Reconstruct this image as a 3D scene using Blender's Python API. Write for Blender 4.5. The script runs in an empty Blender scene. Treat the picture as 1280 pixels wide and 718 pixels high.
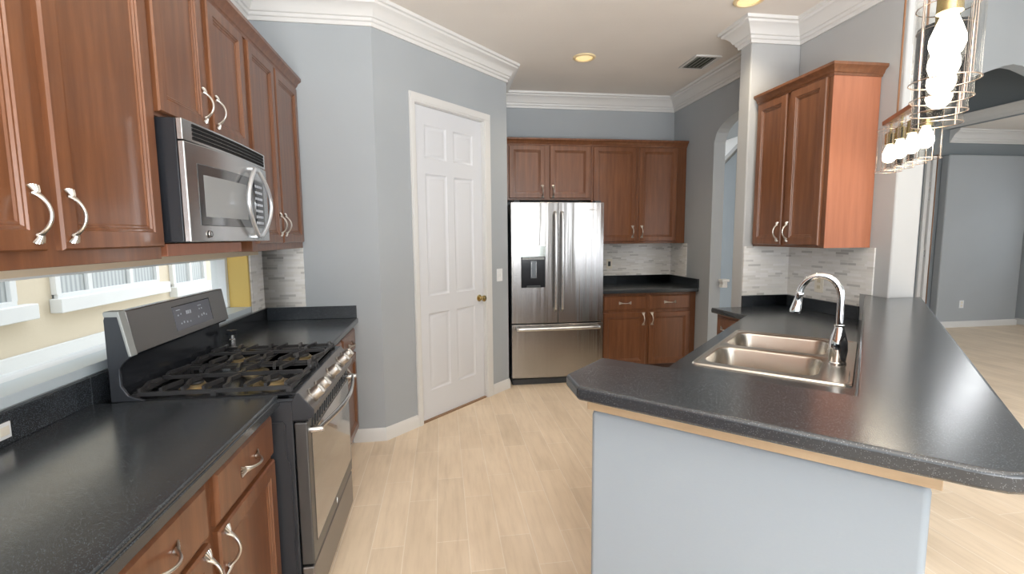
import bpy, bmesh, math, random
from mathutils import Vector, Matrix
random.seed(7)
PI = math.pi
S2 = math.sqrt(2)
scene = bpy.context.scene
COL = scene.collection

# ------------------------------------------------------------------ camera
F_PX = 597.62; YAW = 0.1436; PITCH = 0.1053; ROLL = -0.0085; CAM_H = 1.46
def make_camera():
    cd = bpy.data.cameras.new('camera'); cam = bpy.data.objects.new('camera', cd); COL.objects.link(cam)
    right = Vector((math.cos(YAW), -math.sin(YAW), 0))
    fw = Vector((math.sin(YAW)*math.cos(PITCH), math.cos(YAW)*math.cos(PITCH), -math.sin(PITCH)))
    up = right.cross(fw)
    r2 = right*math.cos(ROLL) + up*math.sin(ROLL)
    u2 = up*math.cos(ROLL) - right*math.sin(ROLL)
    m = Matrix(((r2.x, u2.x, -fw.x, 0), (r2.y, u2.y, -fw.y, 0), (r2.z, u2.z, -fw.z, CAM_H), (0, 0, 0, 1)))
    cam.matrix_world = m
    cd.sensor_fit = 'HORIZONTAL'; cd.sensor_width = 36.0; cd.lens = F_PX/1280*36.0
    cd.clip_start = 0.02; cd.clip_end = 200
    scene.camera = cam
make_camera()

# ------------------------------------------------------------------ world, daylight, exposure
W = bpy.data.worlds.new('world'); scene.world = W; W.use_nodes = True
bg = W.node_tree.nodes['Background']; bg.inputs[0].default_value = (0.86, 0.92, 1.0, 1); bg.inputs[1].default_value = 2.5
scene.view_settings.view_transform = 'Standard'; scene.view_settings.look = 'None'
scene.view_settings.exposure = 0.38; scene.view_settings.gamma = 1.0
scene.view_settings.use_curve_mapping = False
def area(name, loc, tgt, sx, sy, power, col):
    ld = bpy.data.lights.new(name, 'AREA'); ld.shape = 'RECTANGLE'; ld.size = sx; ld.size_y = sy
    ld.energy = power; ld.color = col
    o = bpy.data.objects.new(name, ld); COL.objects.link(o); o.location = loc
    o.rotation_euler = (Vector(tgt)-Vector(loc)).to_track_quat('-Z', 'Y').to_euler()
    return o
DAY = (0.95, 0.975, 1.0)
# daylight through the three tall windows of the wall behind the camera, and through the living room side windows
area('daylight_rear_left', (-0.35, -2.95, 1.35), (-0.35, 0, 1.35), 0.9, 2.0, 12, DAY)
area('daylight_rear_middle', (1.18, -2.95, 1.35), (1.18, 0, 1.35), 0.62, 2.0, 9, DAY)
area('daylight_rear_middle', (2.02, -2.95, 1.35), (2.02, 0, 1.35), 0.62, 2.0, 9, DAY)
area('daylight_rear_right_a', (4.0, -2.95, 1.35), (4.0, 0, 1.35), 1.0, 2.0, 13, DAY)
area('daylight_rear_right_b', (5.2, -2.95, 1.35), (5.2, 0, 1.35), 1.0, 2.0, 13, DAY)
area('daylight_living_side', (8.98, 1.2, 1.5), (5.0, 1.4, 1.4), 3.0, 2.0, 32, DAY)
area('hall_light', (4.6, 3.55, 2.2), (3.3, 4.6, 1.5), 0.6, 0.8, 6, DAY)  # free-standing area light aimed into the hall
# unseen fill lights added to brighten the rooms, aimed up at the ceilings
area('ceiling_fill', (0.5, -1.5, 1.0), (0.5, -1.499, 3.0), 2.4, 2.4, 300, (1.0, .99, .97))
area('ceiling_fill_living', (4.2, 0.2, 2.2), (4.2, 0.201, 4.0), 1.2, 1.2, 70, (1.0, .985, .96))

# ------------------------------------------------------------------ materials
def mat(name, col=(.8, .8, .8), rough=.5, metal=0.0, spec=.5, coat=0.0, emit=None, es=0.0):
    m = bpy.data.materials.new(name); m.use_nodes = True
    b = m.node_tree.nodes['Principled BSDF']
    b.inputs['Base Color'].default_value = (*col, 1); b.inputs['Roughness'].default_value = rough
    b.inputs['Metallic'].default_value = metal; b.inputs['Specular IOR Level'].default_value = spec
    b.inputs['Coat Weight'].default_value = coat; b.inputs['Coat Roughness'].default_value = .12
    if emit: b.inputs['Emission Color'].default_value = (*emit, 1); b.inputs['Emission Strength'].default_value = es
    return m
def nd(m, t, **kw):
    n = m.node_tree.nodes.new(t)
    for k, v in kw.items(): setattr(n, k, v)
    return n
def lk(m, a, b): m.node_tree.links.new(a, b)
def coords(m, scale=(1, 1, 1), rot=(0, 0, 0), kind='Object'):
    tc = nd(m, 'ShaderNodeTexCoord'); mp = nd(m, 'ShaderNodeMapping')
    mp.inputs['Scale'].default_value = scale; mp.inputs['Rotation'].default_value = rot
    lk(m, tc.outputs[kind], mp.inputs['Vector']); return mp.outputs['Vector']
def ramp(m, fac, stops):
    r = nd(m, 'ShaderNodeValToRGB'); e = r.color_ramp.elements
    while len(e) < len(stops): e.new(.5)
    for i, (p, c) in enumerate(stops): e[i].position = p; e[i].color = (*c, 1)
    lk(m, fac, r.inputs['Fac']); return r.outputs['Color']
def bsdf(m): return m.node_tree.nodes['Principled BSDF']
def bump(m, height, strength, dist=.002):
    b = nd(m, 'ShaderNodeBump'); b.inputs['Strength'].default_value = strength; b.inputs['Distance'].default_value = dist
    lk(m, height, b.inputs['Height']); lk(m, b.outputs['Normal'], bsdf(m).inputs['Normal'])
def noise(m, vec, scale, detail=3, rough=.55):
    n = nd(m, 'ShaderNodeTexNoise'); n.inputs['Scale'].default_value = scale
    n.inputs['Detail'].default_value = detail; n.inputs['Roughness'].default_value = rough
    lk(m, vec, n.inputs['Vector']); return n

def m_wood(name, dark, mid, light, rough=.33, scale=(14, 14, 1.1), coat=.35):
    m = mat(name, mid, rough, coat=coat)
    v = coords(m, scale); n = noise(m, v, 2.2, 6, .6)
    c = ramp(m, n.outputs['Fac'], [(.28, dark), (.5, mid), (.74, light)])
    lk(m, c, bsdf(m).inputs['Base Color'])
    n2 = noise(m, coords(m, (60, 60, 3)), 4, 3); bump(m, n2.outputs['Fac'], .08, .001)
    return m
M_CHERRY = m_wood('cherry_wood', (.120, .044, .018), (.160, .061, .025), (.215, .086, .037))
M_CHERRYL = m_wood('cherry_side_panel', (.33, .120, .062), (.38, .142, .074), (.42, .16, .086), rough=.42)  # lighter cherry; warm glow on the sink cabinet's side is put into its colour
M_DARKWOOD = m_wood('dark_cherry', (.045, .012, .006), (.06, .018, .008), (.08, .024, .012))  # much darker cherry for the toe kicks
M_PLY = m_wood('plain_pine_trim', (.46, .33, .20), (.52, .38, .24), (.57, .43, .28), rough=.55, scale=(2, 2, 16), coat=0)

def m_wall(name, col, b=.12, scale=170):
    m = mat(name, col, .75, spec=.3)
    v = coords(m); n = noise(m, v, scale, 3); bump(m, n.outputs['Fac'], b, .002)
    n2 = noise(m, v, 1.4, 2)
    c = ramp(m, n2.outputs['Fac'], [(.3, tuple(x*.97 for x in col)), (.7, tuple(min(1, x*1.03) for x in col))])
    lk(m, c, bsdf(m).inputs['Base Color']); return m
M_WALL = m_wall('blue_grey_paint', (.385, .415, .44))
M_WALLG = m_wall('warm_lit_wall_paint', (.44, .45, .455))  # wall paint lightened; warm light on pier and partition put into the colour
M_WALLD = m_wall('shaded_wall_paint', (.24, .27, .29))  # darker copy of the wall paint; living area shade put into the colour
M_CEIL = m_wall('textured_ceiling', (.80, .76, .71), .5, 60)
M_WHITE = mat('white_trim_paint', (.70, .70, .69), .4)
M_DOORW = mat('white_door_paint', (.69, .71, .745), .4)
M_VINYL = mat('white_vinyl', (.72, .75, .77), .35)
M_YELLOW = mat('yellow_jamb', (.70, .50, .14), .45)
M_TAN = mat('tan_sealer', (.72, .60, .44), .6)
M_PLASTIC = mat('ivory_plastic', (.78, .74, .64), .35)
M_PLASTW = mat('white_plastic', (.80, .82, .83), .35)

def m_floor():
    m = mat('wood_look_tile', (.6, .5, .4), .42, spec=.4)
    tc = nd(m, 'ShaderNodeTexCoord'); mp = nd(m, 'ShaderNodeMapping'); mp.inputs['Rotation'].default_value = (0, 0, PI/2)
    mp.inputs['Location'].default_value = (.13, .06, 0)
    lk(m, tc.outputs['Object'], mp.inputs['Vector'])
    br = nd(m, 'ShaderNodeTexBrick'); br.offset = .37; br.offset_frequency = 2
    for k, v in (('Color1', (.83, .69, .53, 1)), ('Color2', (.75, .62, .47, 1)), ('Mortar', (.88, .78, .66, 1))): br.inputs[k].default_value = v
    br.inputs['Scale'].default_value = 1; br.inputs['Mortar Size'].default_value = .0022; br.inputs['Mortar Smooth'].default_value = .3
    br.inputs['Brick Width'].default_value = .61; br.inputs['Row Height'].default_value = .152; br.inputs['Bias'].default_value = 0
    lk(m, mp.outputs['Vector'], br.inputs['Vector'])
    n = noise(m, coords(m, (11, 1.0, 1)), 3.0, 6, .62); n2 = noise(m, coords(m, (2.2, .9, 1)), 1.6, 3)
    c1 = ramp(m, n.outputs['Fac'], [(.3, (.90, .885, .87)), (.55, (1, 1, 1)), (.8, (1.03, 1.03, 1.03))])
    c2 = ramp(m, n2.outputs['Fac'], [(.3, (.90, .88, .85)), (.65, (1.04, 1.04, 1.04))])
    x = nd(m, 'ShaderNodeMixRGB', blend_type='MULTIPLY'); x.inputs[0].default_value = 1
    y = nd(m, 'ShaderNodeMixRGB', blend_type='MULTIPLY'); y.inputs[0].default_value = 1
    lk(m, br.outputs['Color'], x.inputs[1]); lk(m, c1, x.inputs[2]); lk(m, x.outputs[0], y.inputs[1]); lk(m, c2, y.inputs[2])
    lk(m, y.outputs[0], bsdf(m).inputs['Base Color'])
    bump(m, br.outputs['Fac'], -.25, .002)
    return m
M_FLOOR = m_floor()

def m_counter(name, base, rough):
    m = mat(name, base, rough, spec=.6, coat=.3); bsdf(m).inputs['Coat Roughness'].default_value = .2
    v = coords(m)
    vo = nd(m, 'ShaderNodeTexVoronoi'); vo.inputs['Scale'].default_value = 480; lk(m, v, vo.inputs['Vector'])
    sp = nd(m, 'ShaderNodeSeparateColor'); lk(m, vo.outputs['Color'], sp.inputs[0])
    gt = nd(m, 'ShaderNodeMath', operation='GREATER_THAN'); gt.inputs[1].default_value = .80; lk(m, sp.outputs[0], gt.inputs[0])
    lt = nd(m, 'ShaderNodeMath', operation='LESS_THAN'); lt.inputs[1].default_value = .38; lk(m, vo.outputs['Distance'], lt.inputs[0])
    mu = nd(m, 'ShaderNodeMath', operation='MULTIPLY'); lk(m, gt.outputs[0], mu.inputs[0]); lk(m, lt.outputs[0], mu.inputs[1])
    c = nd(m, 'ShaderNodeMixRGB'); c.inputs[1].default_value = (*base, 1); c.inputs[2].default_value = (.12, .14, .16, 1)
    lk(m, mu.outputs[0], c.inputs[0]); lk(m, c.outputs[0], bsdf(m).inputs['Base Color'])
    # fine wiping scratches vary the gloss
    n3 = noise(m, coords(m, (3, 9, 1), (0, 0, .5)), 2.2, 5, .6)
    mr = nd(m, 'ShaderNodeMapRange'); mr.inputs['To Min'].default_value = rough-.02; mr.inputs['To Max'].default_value = rough+.03
    lk(m, n3.outputs['Fac'], mr.inputs['Value']); lk(m, mr.outputs[0], bsdf(m).inputs['Roughness'])
    return m
M_CTR = m_counter('black_speckled_solid_surface', (.026, .031, .037), .21)

def m_tile():
    m = mat('mosaic_strip_tile', (.7, .7, .68), .3)
    tc = nd(m, 'ShaderNodeTexCoord'); sp = nd(m, 'ShaderNodeSeparateXYZ'); lk(m, tc.outputs['Object'], sp.inputs[0])
    cb = nd(m, 'ShaderNodeCombineXYZ'); ad = nd(m, 'ShaderNodeMath', operation='ADD')
    lk(m, sp.outputs['X'], ad.inputs[0]); lk(m, sp.outputs['Y'], ad.inputs[1])
    lk(m, ad.outputs[0], cb.inputs['X']); lk(m, sp.outputs['Z'], cb.inputs['Y'])
    def brick(w, off):
        br = nd(m, 'ShaderNodeTexBrick'); br.offset = off; br.offset_frequency = 2; br.squash = .6; br.squash_frequency = 3
        br.inputs['Color1'].default_value = (0, 0, 0, 1); br.inputs['Color2'].default_value = (1, 1, 1, 1); br.inputs['Mortar'].default_value = (.55, .55, .55, 1)
        br.inputs['Scale'].default_value = 1; br.inputs['Mortar Size'].default_value = .0011; br.inputs['Brick Width'].default_value = w
        br.inputs['Row Height'].default_value = .0172; br.inputs['Bias'].default_value = 0
        lk(m, cb.outputs[0], br.inputs['Vector']); return br
    b1 = brick(.105, .37)
    c = ramp(m, b1.outputs['Color'], [(.0, (.46, .45, .43)), (.10, (.58, .57, .55)), (.22, (.70, .685, .65)), (.55, (.75, .74, .71)), (.8, (.80, .79, .78)), (1, (.68, .67, .645))])
    lk(m, c, bsdf(m).inputs['Base Color']); bump(m, b1.outputs['Fac'], -.3, .001)
    return m
M_TILE = m_tile()

def m_steel(name, col=(.60, .60, .60), rough=.26, aniso=.75, dirs=(400, 400, 3), rot=0.0):
    m = mat(name, col, rough, 1.0)
    n = noise(m, coords(m, dirs), 1.5, 3)
    mr = nd(m, 'ShaderNodeMapRange'); mr.inputs['To Min'].default_value = rough*.75; mr.inputs['To Max'].default_value = rough*1.35
    lk(m, n.outputs['Fac'], mr.inputs['Value']); lk(m, mr.outputs[0], bsdf(m).inputs['Roughness'])
    bsdf(m).inputs['Anisotropic'].default_value = aniso
    bsdf(m).inputs['Anisotropic Rotation'].default_value = .25
    tg = nd(m, 'ShaderNodeTangent'); tg.direction_type = 'RADIAL'; tg.axis = 'Z'
    lk(m, tg.outputs[0], bsdf(m).inputs['Tangent'])
    return m
M_STEEL = m_steel('brushed_stainless', (.43, .42, .41), .20, .85)
bump(M_STEEL, noise(M_STEEL, coords(M_STEEL, (11, 11, .5)), 1.2, 2).outputs['Fac'], .55, .006)
M_STEELP = mat('polished_stainless', (.64, .64, .64), .26, 1.0)
M_RANGE = mat('black_stainless', (.055, .06, .07), .3, .5)
M_RANGEP = mat('warm_grey_stainless', (.25, .24, .235), .34, .85)
M_SINK = mat('sink_stainless', (.60, .56, .50), .27, 1.0)
M_KNOB = mat('knob_steel', (.50, .48, .45), .36, 1.0)
M_CHROME = mat('chrome', (.86, .87, .88), .05, 1.0)
M_PEWTER = mat('satin_pewter', (.66, .64, .60), .3, 1.0)
M_BRASS = mat('aged_brass', (.56, .44, .20), .25, 1.0)
M_BLACKG = mat('black_glass', (.012, .013, .015), .05, spec=.6)
M_OVENG = mat('oven_window_glass', (.05, .045, .04), .04, spec=1.0, coat=1.0)
M_BLACK = mat('black_enamel', (.016, .018, .022), .18)
M_IRON = mat('cast_iron', (.03, .03, .032), .38)
M_DGREY = mat('dark_grey_case', (.035, .04, .045), .4)
M_PANELG = mat('display_panel', (.12, .125, .15), .2)
M_MARK = mat('printed_marks', (.50, .54, .60), .5)
M_MWIN = mat('microwave_window', (.05, .053, .056), .08, spec=.9, coat=.6)
M_LOUV = mat('matt_black', (.008, .008, .009), .7, spec=.2)
M_LABEL = mat('dark_print', (.05, .05, .05), .5)
M_CANW = mat('warm_can_trim', (.80, .66, .40), .5)
M_STUCCO = m_wall('cream_stucco', (.66, .57, .43), .5, 50)
M_STWHITE = mat('white_stucco_band', (.70, .70, .68), .7)
def m_blind():
    m = mat('grey_blinds', (.4, .42, .42), .6)
    w = nd(m, 'ShaderNodeTexWave'); w.inputs['Scale'].default_value = 5.5; w.bands_direction = 'Y'; w.inputs['Distortion'].default_value = .4
    lk(m, coords(m), w.inputs['Vector'])
    c = ramp(m, w.outputs['Fac'], [(.1, (.33, .35, .35)), (.8, (.50, .52, .51))]); lk(m, c, bsdf(m).inputs['Base Color']); return m
M_BLIND = m_blind()
M_GROUND = mat('pale_paving', (.70, .68, .62), .8)
M_BULB = mat('lit_bulb', (1, .96, .88), .4, emit=(1.0, .93, .80), es=7)
M_COPPER = mat('rubbed_bronze', (.30, .16, .09), .35, .8)
def m_glass(name, tint=(.93, .95, .95), ior=1.45, f=.9):
    m = bpy.data.materials.new(name); m.use_nodes = True; nt = m.node_tree; nt.nodes.clear()
    out = nt.nodes.new('ShaderNodeOutputMaterial'); tr = nt.nodes.new('ShaderNodeBsdfTransparent'); gl = nt.nodes.new('ShaderNodeBsdfGlossy')
    tr.inputs[0].default_value = (*tint, 1); gl.inputs['Roughness'].default_value = .02
    lw = nt.nodes.new('ShaderNodeLayerWeight'); lw.inputs['Blend'].default_value = .25
    mx = nt.nodes.new('ShaderNodeMixShader'); mm = nt.nodes.new('ShaderNodeMath'); mm.operation = 'MULTIPLY'; mm.inputs[1].default_value = f
    nt.links.new(lw.outputs['Facing'], mm.inputs[0]); nt.links.new(mm.outputs[0], mx.inputs[0])
    nt.links.new(tr.outputs[0], mx.inputs[1]); nt.links.new(gl.outputs[0], mx.inputs[2]); nt.links.new(mx.outputs[0], out.inputs[0])
    return m
M_GLASS = m_glass('clear_shade_glass', (.985, .985, .98), f=.22)
M_PANE = m_glass('window_pane_glass', (.98, .99, .985), f=.08)
M_WIRE = mat('bright_wire', (.80, .66, .56), .25, 1.0)

# ------------------------------------------------------------------ mesh builder
INV = {}
R45 = Matrix.Rotation(PI/4, 4, 'Z')
def uvw(u, v, z=0): return Vector(((u+v)/S2, (u-v)/S2, z))
class MB:
    def __init__(s): s.bm = bmesh.new(); s.m = 0
    def face(s, vs):
        try: f = s.bm.faces.new(vs); f.material_index = s.m; return f
        except ValueError: return None
    def box(s, x0, x1, y0, y1, z0, z1):
        if x0 > x1: x0, x1 = x1, x0
        if y0 > y1: y0, y1 = y1, y0
        if z0 > z1: z0, z1 = z1, z0
        v = [s.bm.verts.new(p) for p in ((x0,y0,z0),(x1,y0,z0),(x1,y1,z0),(x0,y1,z0),(x0,y0,z1),(x1,y0,z1),(x1,y1,z1),(x0,y1,z1))]
        for q in ((0,3,2,1),(4,5,6,7),(0,1,5,4),(1,2,6,5),(2,3,7,6),(3,0,4,7)): s.face([v[i] for i in q])
        return s
    def loft(s, loops, closed=True, cap0=True, cap1=True, wrap=False):
        L = [[s.bm.verts.new(p) for p in lp] for lp in loops]
        n = len(L[0]); k = len(L)
        for i in range(k if wrap else k-1):
            a, b = L[i], L[(i+1) % k]
            for j in range(n if closed else n-1):
                s.face([a[j], a[(j+1) % n], b[(j+1) % n], b[j]])
        if cap0 and not wrap: s.face(list(reversed(L[0])))
        if cap1 and not wrap: s.face(L[-1])
        return s
    def prism(s, poly, z0, z1):
        return s.loft([[(x, y, z0) for x, y in poly], [(x, y, z1) for x, y in poly]])
    def prism_x(s, poly_yz, x0, x1):
        return s.loft([[(x0, y, z) for y, z in poly_yz], [(x1, y, z) for y, z in poly_yz]])
    def prism_y(s, poly_xz, y0, y1):
        return s.loft([[(x, y0, z) for x, z in poly_xz], [(x, y1, z) for x, z in poly_xz]])
    def panel(s, x0, x1, z0, z1, rings, back=True):
        lps = [[(x0+i, y, z0+i), (x1-i, y, z0+i), (x1-i, y, z1-i), (x0+i, y, z1-i)] for i, y in rings]
        return s.loft(lps, cap0=back)
    def tube(s, pts, r, n=10, sec=None, up=None, closed=False):
        pts = [Vector(p) for p in pts]; k = len(pts)
        rs = r if isinstance(r, list) else [r]*k
        prev = None; loops = []
        for i, p in enumerate(pts):
            if closed: t = (pts[(i+1) % k]-pts[i-1])
            else: t = pts[min(i+1, k-1)]-pts[max(i-1, 0)]
            t.normalize()
            if prev is None:
                a = Vector(up) if up else (Vector((0, 0, 1)) if abs(t.z) < .9 else Vector((1, 0, 0)))
                nx = (a - t*a.dot(t)).normalized()
            else: nx = (prev - t*prev.dot(t)).normalized()
            prev = nx; ny = t.cross(nx)
            rr = rs[i]; ra, rb = rr if isinstance(rr, tuple) else (rr, rr)
            if sec == 'box': lp = [p+nx*ra*a_+ny*rb*b_ for a_, b_ in ((1, 1), (-1, 1), (-1, -1), (1, -1))]
            else: lp = [p+nx*ra*math.cos(2*PI*j/n)+ny*rb*math.sin(2*PI*j/n) for j in range(n)]
            loops.append(lp)
        return s.loft(loops, wrap=closed)
    def lathe(s, prof, o=(0, 0, 0), axis=(0, 0, 1), n=24):
        ax = Vector(axis).normalized(); a = Vector((1, 0, 0)) if abs(ax.x) < .9 else Vector((0, 1, 0))
        nx = (a-ax*a.dot(ax)).normalized(); ny = ax.cross(nx); o = Vector(o)
        return s.loft([[o+ax*h+nx*r*math.cos(2*PI*j/n)+ny*r*math.sin(2*PI*j/n) for j in range(n)] for r, h in prof])
    def ring(s, c, R, r, axis=(0, 0, 1), n=28, k=6):
        ax = Vector(axis).normalized(); a = Vector((1, 0, 0)) if abs(ax.x) < .9 else Vector((0, 1, 0))
        nx = (a-ax*a.dot(ax)).normalized(); ny = ax.cross(nx); c = Vector(c)
        return s.tube([c+nx*R*math.cos(2*PI*j/n)+ny*R*math.sin(2*PI*j/n) for j in range(n)], r, n=k, closed=True, up=tuple(ax))
    def build(s, name, mats, parent=None, space='local', bevel=0.0, seg=2, loc=None, smooth=True, recenter=True):
        bm = s.bm
        bmesh.ops.remove_doubles(bm, verts=bm.verts[:], dist=1e-6)
        if space == 'uv':
            for v in bm.verts: v.co = uvw(v.co.x, v.co.y, v.co.z)
            bmesh.ops.reverse_faces(bm, faces=bm.faces[:])
        if space != 'local' and parent is not None:
            bmesh.ops.transform(bm, matrix=INV[parent.name], verts=bm.verts[:])
        bmesh.ops.recalc_face_normals(bm, faces=bm.faces[:])
        L = Vector((0, 0, 0))
        if parent is None and recenter:
            xs = [v.co.x for v in bm.verts]; ys = [v.co.y for v in bm.verts]; zs = [v.co.z for v in bm.verts]
            L = Vector(((min(xs)+max(xs))/2, (min(ys)+max(ys))/2, min(zs)))
            bmesh.ops.translate(bm, vec=-L, verts=bm.verts[:])
        for f in bm.faces: f.smooth = smooth
        for e in bm.edges:
            if len(e.link_faces) == 2 and e.calc_face_angle(0) > .52: e.smooth = False
        me = bpy.data.meshes.new(name); bm.to_mesh(me); bm.free()
        for m in (mats if isinstance(mats, (list, tuple)) else [mats]): me.materials.append(m)
        o = bpy.data.objects.new(name, me); COL.objects.link(o)
        o.location = L if loc is None else loc
        if parent is not None: o.parent = parent
        if bevel:
            b = o.modifiers.new('bevel', 'BEVEL'); b.width = bevel; b.segments = seg; b.limit_method = 'ANGLE'; b.angle_limit = .7
            b.harden_normals = True
        return o
def mbox(*a): return MB().box(*a)
def tag(o, label=None, cat=None, group=None, kind=None):
    if label: o['label'] = label
    if cat: o['category'] = cat
    if group: o['group'] = group
    if kind: o['kind'] = kind
    return o
def thing(name, label, cat, loc=(0, 0, 0), rz=0, group=None):
    o = bpy.data.objects.new(name, None); COL.objects.link(o); o.empty_display_size = .1
    o.location = loc; o.rotation_euler = (0, 0, rz)
    INV[o.name] = (Matrix.Translation(Vector(loc)) @ Matrix.Rotation(rz, 4, 'Z')).inverted()
    return tag(o, label, cat, group)
def struct(o, label=None): return tag(o, label, None, None, 'structure')
def copy_tree(o, parent=None):
    c = o.copy(); COL.objects.link(c)
    if parent is not None: c.parent = parent
    for ch in list(o.children): copy_tree(ch, c)
    return c

# ------------------------------------------------------------------ key dimensions
XW = -1.2076                       # left wall
YW = 3.427; XC = -.434             # wall beside the range run, corner with diagonal pantry wall
DL = 1.475; XE, YE = XC+DL/S2, YW+DL/S2
YA = 5.306; XR = 2.66              # fridge alcove back wall, right wall
ZC = 3.0; CTR = .905; BAR = 1.073
YP = 3.365; XP = 2.27; YPF = 3.50  # pier
YEND = 2.51

# ------------------------------------------------------------------ setting
struct(mbox(-1.9, 9.3, -3.2, 8.6, -.1, 0).build('floor', M_FLOOR, recenter=False))
# ceiling of the kitchen, ends above the peninsula
struct(MB().prism([(-1.5, -3.2), (-1.5, 5.6), (2.84, 5.6), (2.84, 2.45), (1.2, .75), (1.2, -3.2)], ZC, ZC+.12).build('ceiling', M_CEIL, recenter=False))
struct(MB().prism([(1.2, -3.2), (1.2, .75), (2.84, 2.45), (2.84, 8.6), (9.3, 8.6), (9.3, -3.2)], 4.1, 4.2).build('ceiling', M_CEIL, recenter=False))
struct(MB().prism([(1.2, -3.2), (1.14, -3.2), (1.14, .78), (2.74, 2.45), (2.84, 2.45), (1.2, .75)], ZC+.12, 4.1).build('wall_soffit', M_WALL))
w = MB()
WO = XW-.20
w.box(WO, XW, -3.2, YW+.2, 0, 1.03); w.box(WO, XW, -3.2, YW+.2, 1.365, ZC)
w.box(WO, XW, 3.19, YW+.2, 1.03, 1.365); w.box(WO, XW, -3.2, -.6, 1.03, 1.365)
struct(w.build('wall_left', M_WALL, recenter=False))
struct(mbox(XW, XC, YW, YW+.12, 0, ZC).build('wall_far_left', M_WALL))
# diagonal pantry wall, with the doorway
dr = thing('wall_diagonal', None, None, (XC, YW, 0), PI/4)
struct(dr)
d = MB(); d.box(0, .35, 0, .12, 0, ZC); d.box(1.142, DL, 0, .12, 0, ZC); d.box(.35, 1.142, 0, .12, 2.452, ZC)
d.build('wall_panel', M_WALL, dr)
struct(MB().prism([(XE, YE), (XE, YA), (XE-.1, YA), (XE-.1, YE+.05)], 0, ZC).build('wall_alcove_left', M_WALL))
struct(mbox(XE-.1, XR+.12, YA, YA+.12, 0, ZC).build('wall_alcove_back', M_WALL))
# arch wall
aw = MB()
def arch_z(y): return 2.36 + .21*math.sqrt(max(0, 1-((y-4.01)/.46)**2))
ys = [3.55+.92*i/24 for i in range(25)]
for x0, x1 in ((XR, XR+.12),):
    aw.box(x0, x1, YPF-.13, 3.55, 0, ZC); aw.box(x0, x1, 4.47, YA, 0, ZC)
    for a, b in zip(ys[:-1], ys[1:]):
        aw.loft([[(x0, a, arch_z(a)), (x0, b, arch_z(b)), (x0, b, ZC), (x0, a, ZC)], [(x1, a, arch_z(a)), (x1, b, arch_z(b)), (x1, b, ZC), (x1, a, ZC)]])
struct(aw.build('wall_arch', M_WALL, recenter=False, smooth=False))
struct(mbox(XP, XR+.18, YP, YPF, 0, ZC).build('wall_pier', M_WALLG, bevel=.012))
struct(mbox(XR, XR+.18, YEND, YP, 0, ZC).build('wall_right', M_WALLG, bevel=.012))
struct(mbox(XR, XR+.18, YEND, YP, ZC, 4.1).build('wall_right_upper', M_WALL))
struct(mbox(XR, XR+.12, YP, 8.6, ZC, 4.1).build('wall_right_upper_rear', M_WALL))
# hallway seen through the arch
struct(mbox(3.9, 4.0, 3.6, 8.0, 0, 4.1).build('wall_hall', M_WALL))
struct(mbox(XR+.12, 3.9, 7.9, 8.0, 0, 4.1).build('wall_hall_end', M_WALL))
t = MB().prism_x([(4.7, 0), (7.2, 0), (7.2, 1.65), (4.7, 2.82)], 3.55, 3.65)
struct(t.build('wall_stair', M_WALLD))
struct(MB().prism_x([(4.66, 2.83), (7.24, 1.66), (7.24, 1.72), (4.66, 2.89)], 3.52, 3.68).build('trim_stair_cap', M_WALLG, bevel=.006))
struct(mbox(3.88, 4.0, 5.8, 6.6, 2.35, 2.75).build('trim_hall_transom', M_PLASTW, bevel=.01))
# living area
struct(mbox(4.0, 9.2, 6.37, 6.5, 0, 4.1).build('wall_living_far', M_WALLD))
struct(mbox(7.49, 8.95, 6.25, 6.37, 0, 2.62).build('wall_living_niche', M_WALL, bevel=.02))
wr = MB(); wr.box(9.05, 9.2, -3.2, 4.9, 0, 1.0); wr.box(9.05, 9.2, 5.75, 6.37, 0, 4.1); wr.box(9.05, 9.2, 4.9, 5.75, 0, 1.0)
wr.box(9.05, 9.2, -3.2, 5.75, 2.1, 4.1); wr.box(9.05, 9.2, 2.7, 4.9, 1.0, 2.1); wr.box(9.05, 9.2, -3.2, -.3, 1.0, 2.1)
struct(wr.build('wall_living_right', M_WALL, recenter=False))
struct(mbox(7.6, 9.05, -3.0, 6.37, 3.0, 3.1).build('ceiling_lower', M_CEIL, recenter=False))
struct(mbox(7.5, 7.6, -3.0, 6.37, 3.0, 4.1).build('wall_beam', M_WALLD, recenter=False))
# header with a shallow arch between dining and living areas
hd = MB(); xs_ = [4.5+(7.5-4.5)*i/28 for i in range(29)]
def hz(x): return max(2.75, 3.23 - .36*math.sqrt((x-6.02)**2+.01)+.03)
for a, b in zip(xs_[:-1], xs_[1:]):
    hd.loft([[(a, 4.44, hz(a)), (b, 4.44, hz(b)), (b, 4.44, 4.1), (a, 4.44, 4.1)], [(a, 4.56, hz(a)), (b, 4.56, hz(b)), (b, 4.56, 4.1), (a, 4.56, 4.1)]])
struct(hd.build('wall_header', M_WALL, recenter=False, smooth=False))
# wall behind the camera with three tall windows
wb = MB(); ops = [(-.85, .15), (.75, 2.45), (3.35, 5.85)]
px = -1.5
for a, b in ops:
    wb.box(px, a, -3.1, -3.0, 0, 4.1); wb.box(a, b, -3.1, -3.0, 0, .3); wb.box(a, b, -3.1, -3.0, 2.4, 4.1); px = b
wb.box(px, 9.2, -3.1, -3.0, 0, 4.1)
struct(wb.build('wall_rear', M_WALL, recenter=False))
for i, (a, b) in enumerate(ops):
    f = MB(); f.box(a, b, -3.06, -3.0, .3, .36); f.box(a, b, -3.06, -3.0, 2.34, 2.4); f.box(a, a+.06, -3.06, -3.0, .36, 2.34); f.box(b-.06, b, -3.06, -3.0, .36, 2.34)
    struct(f.build('window_%d' % (i+3), M_VINYL, bevel=.004))

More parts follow.
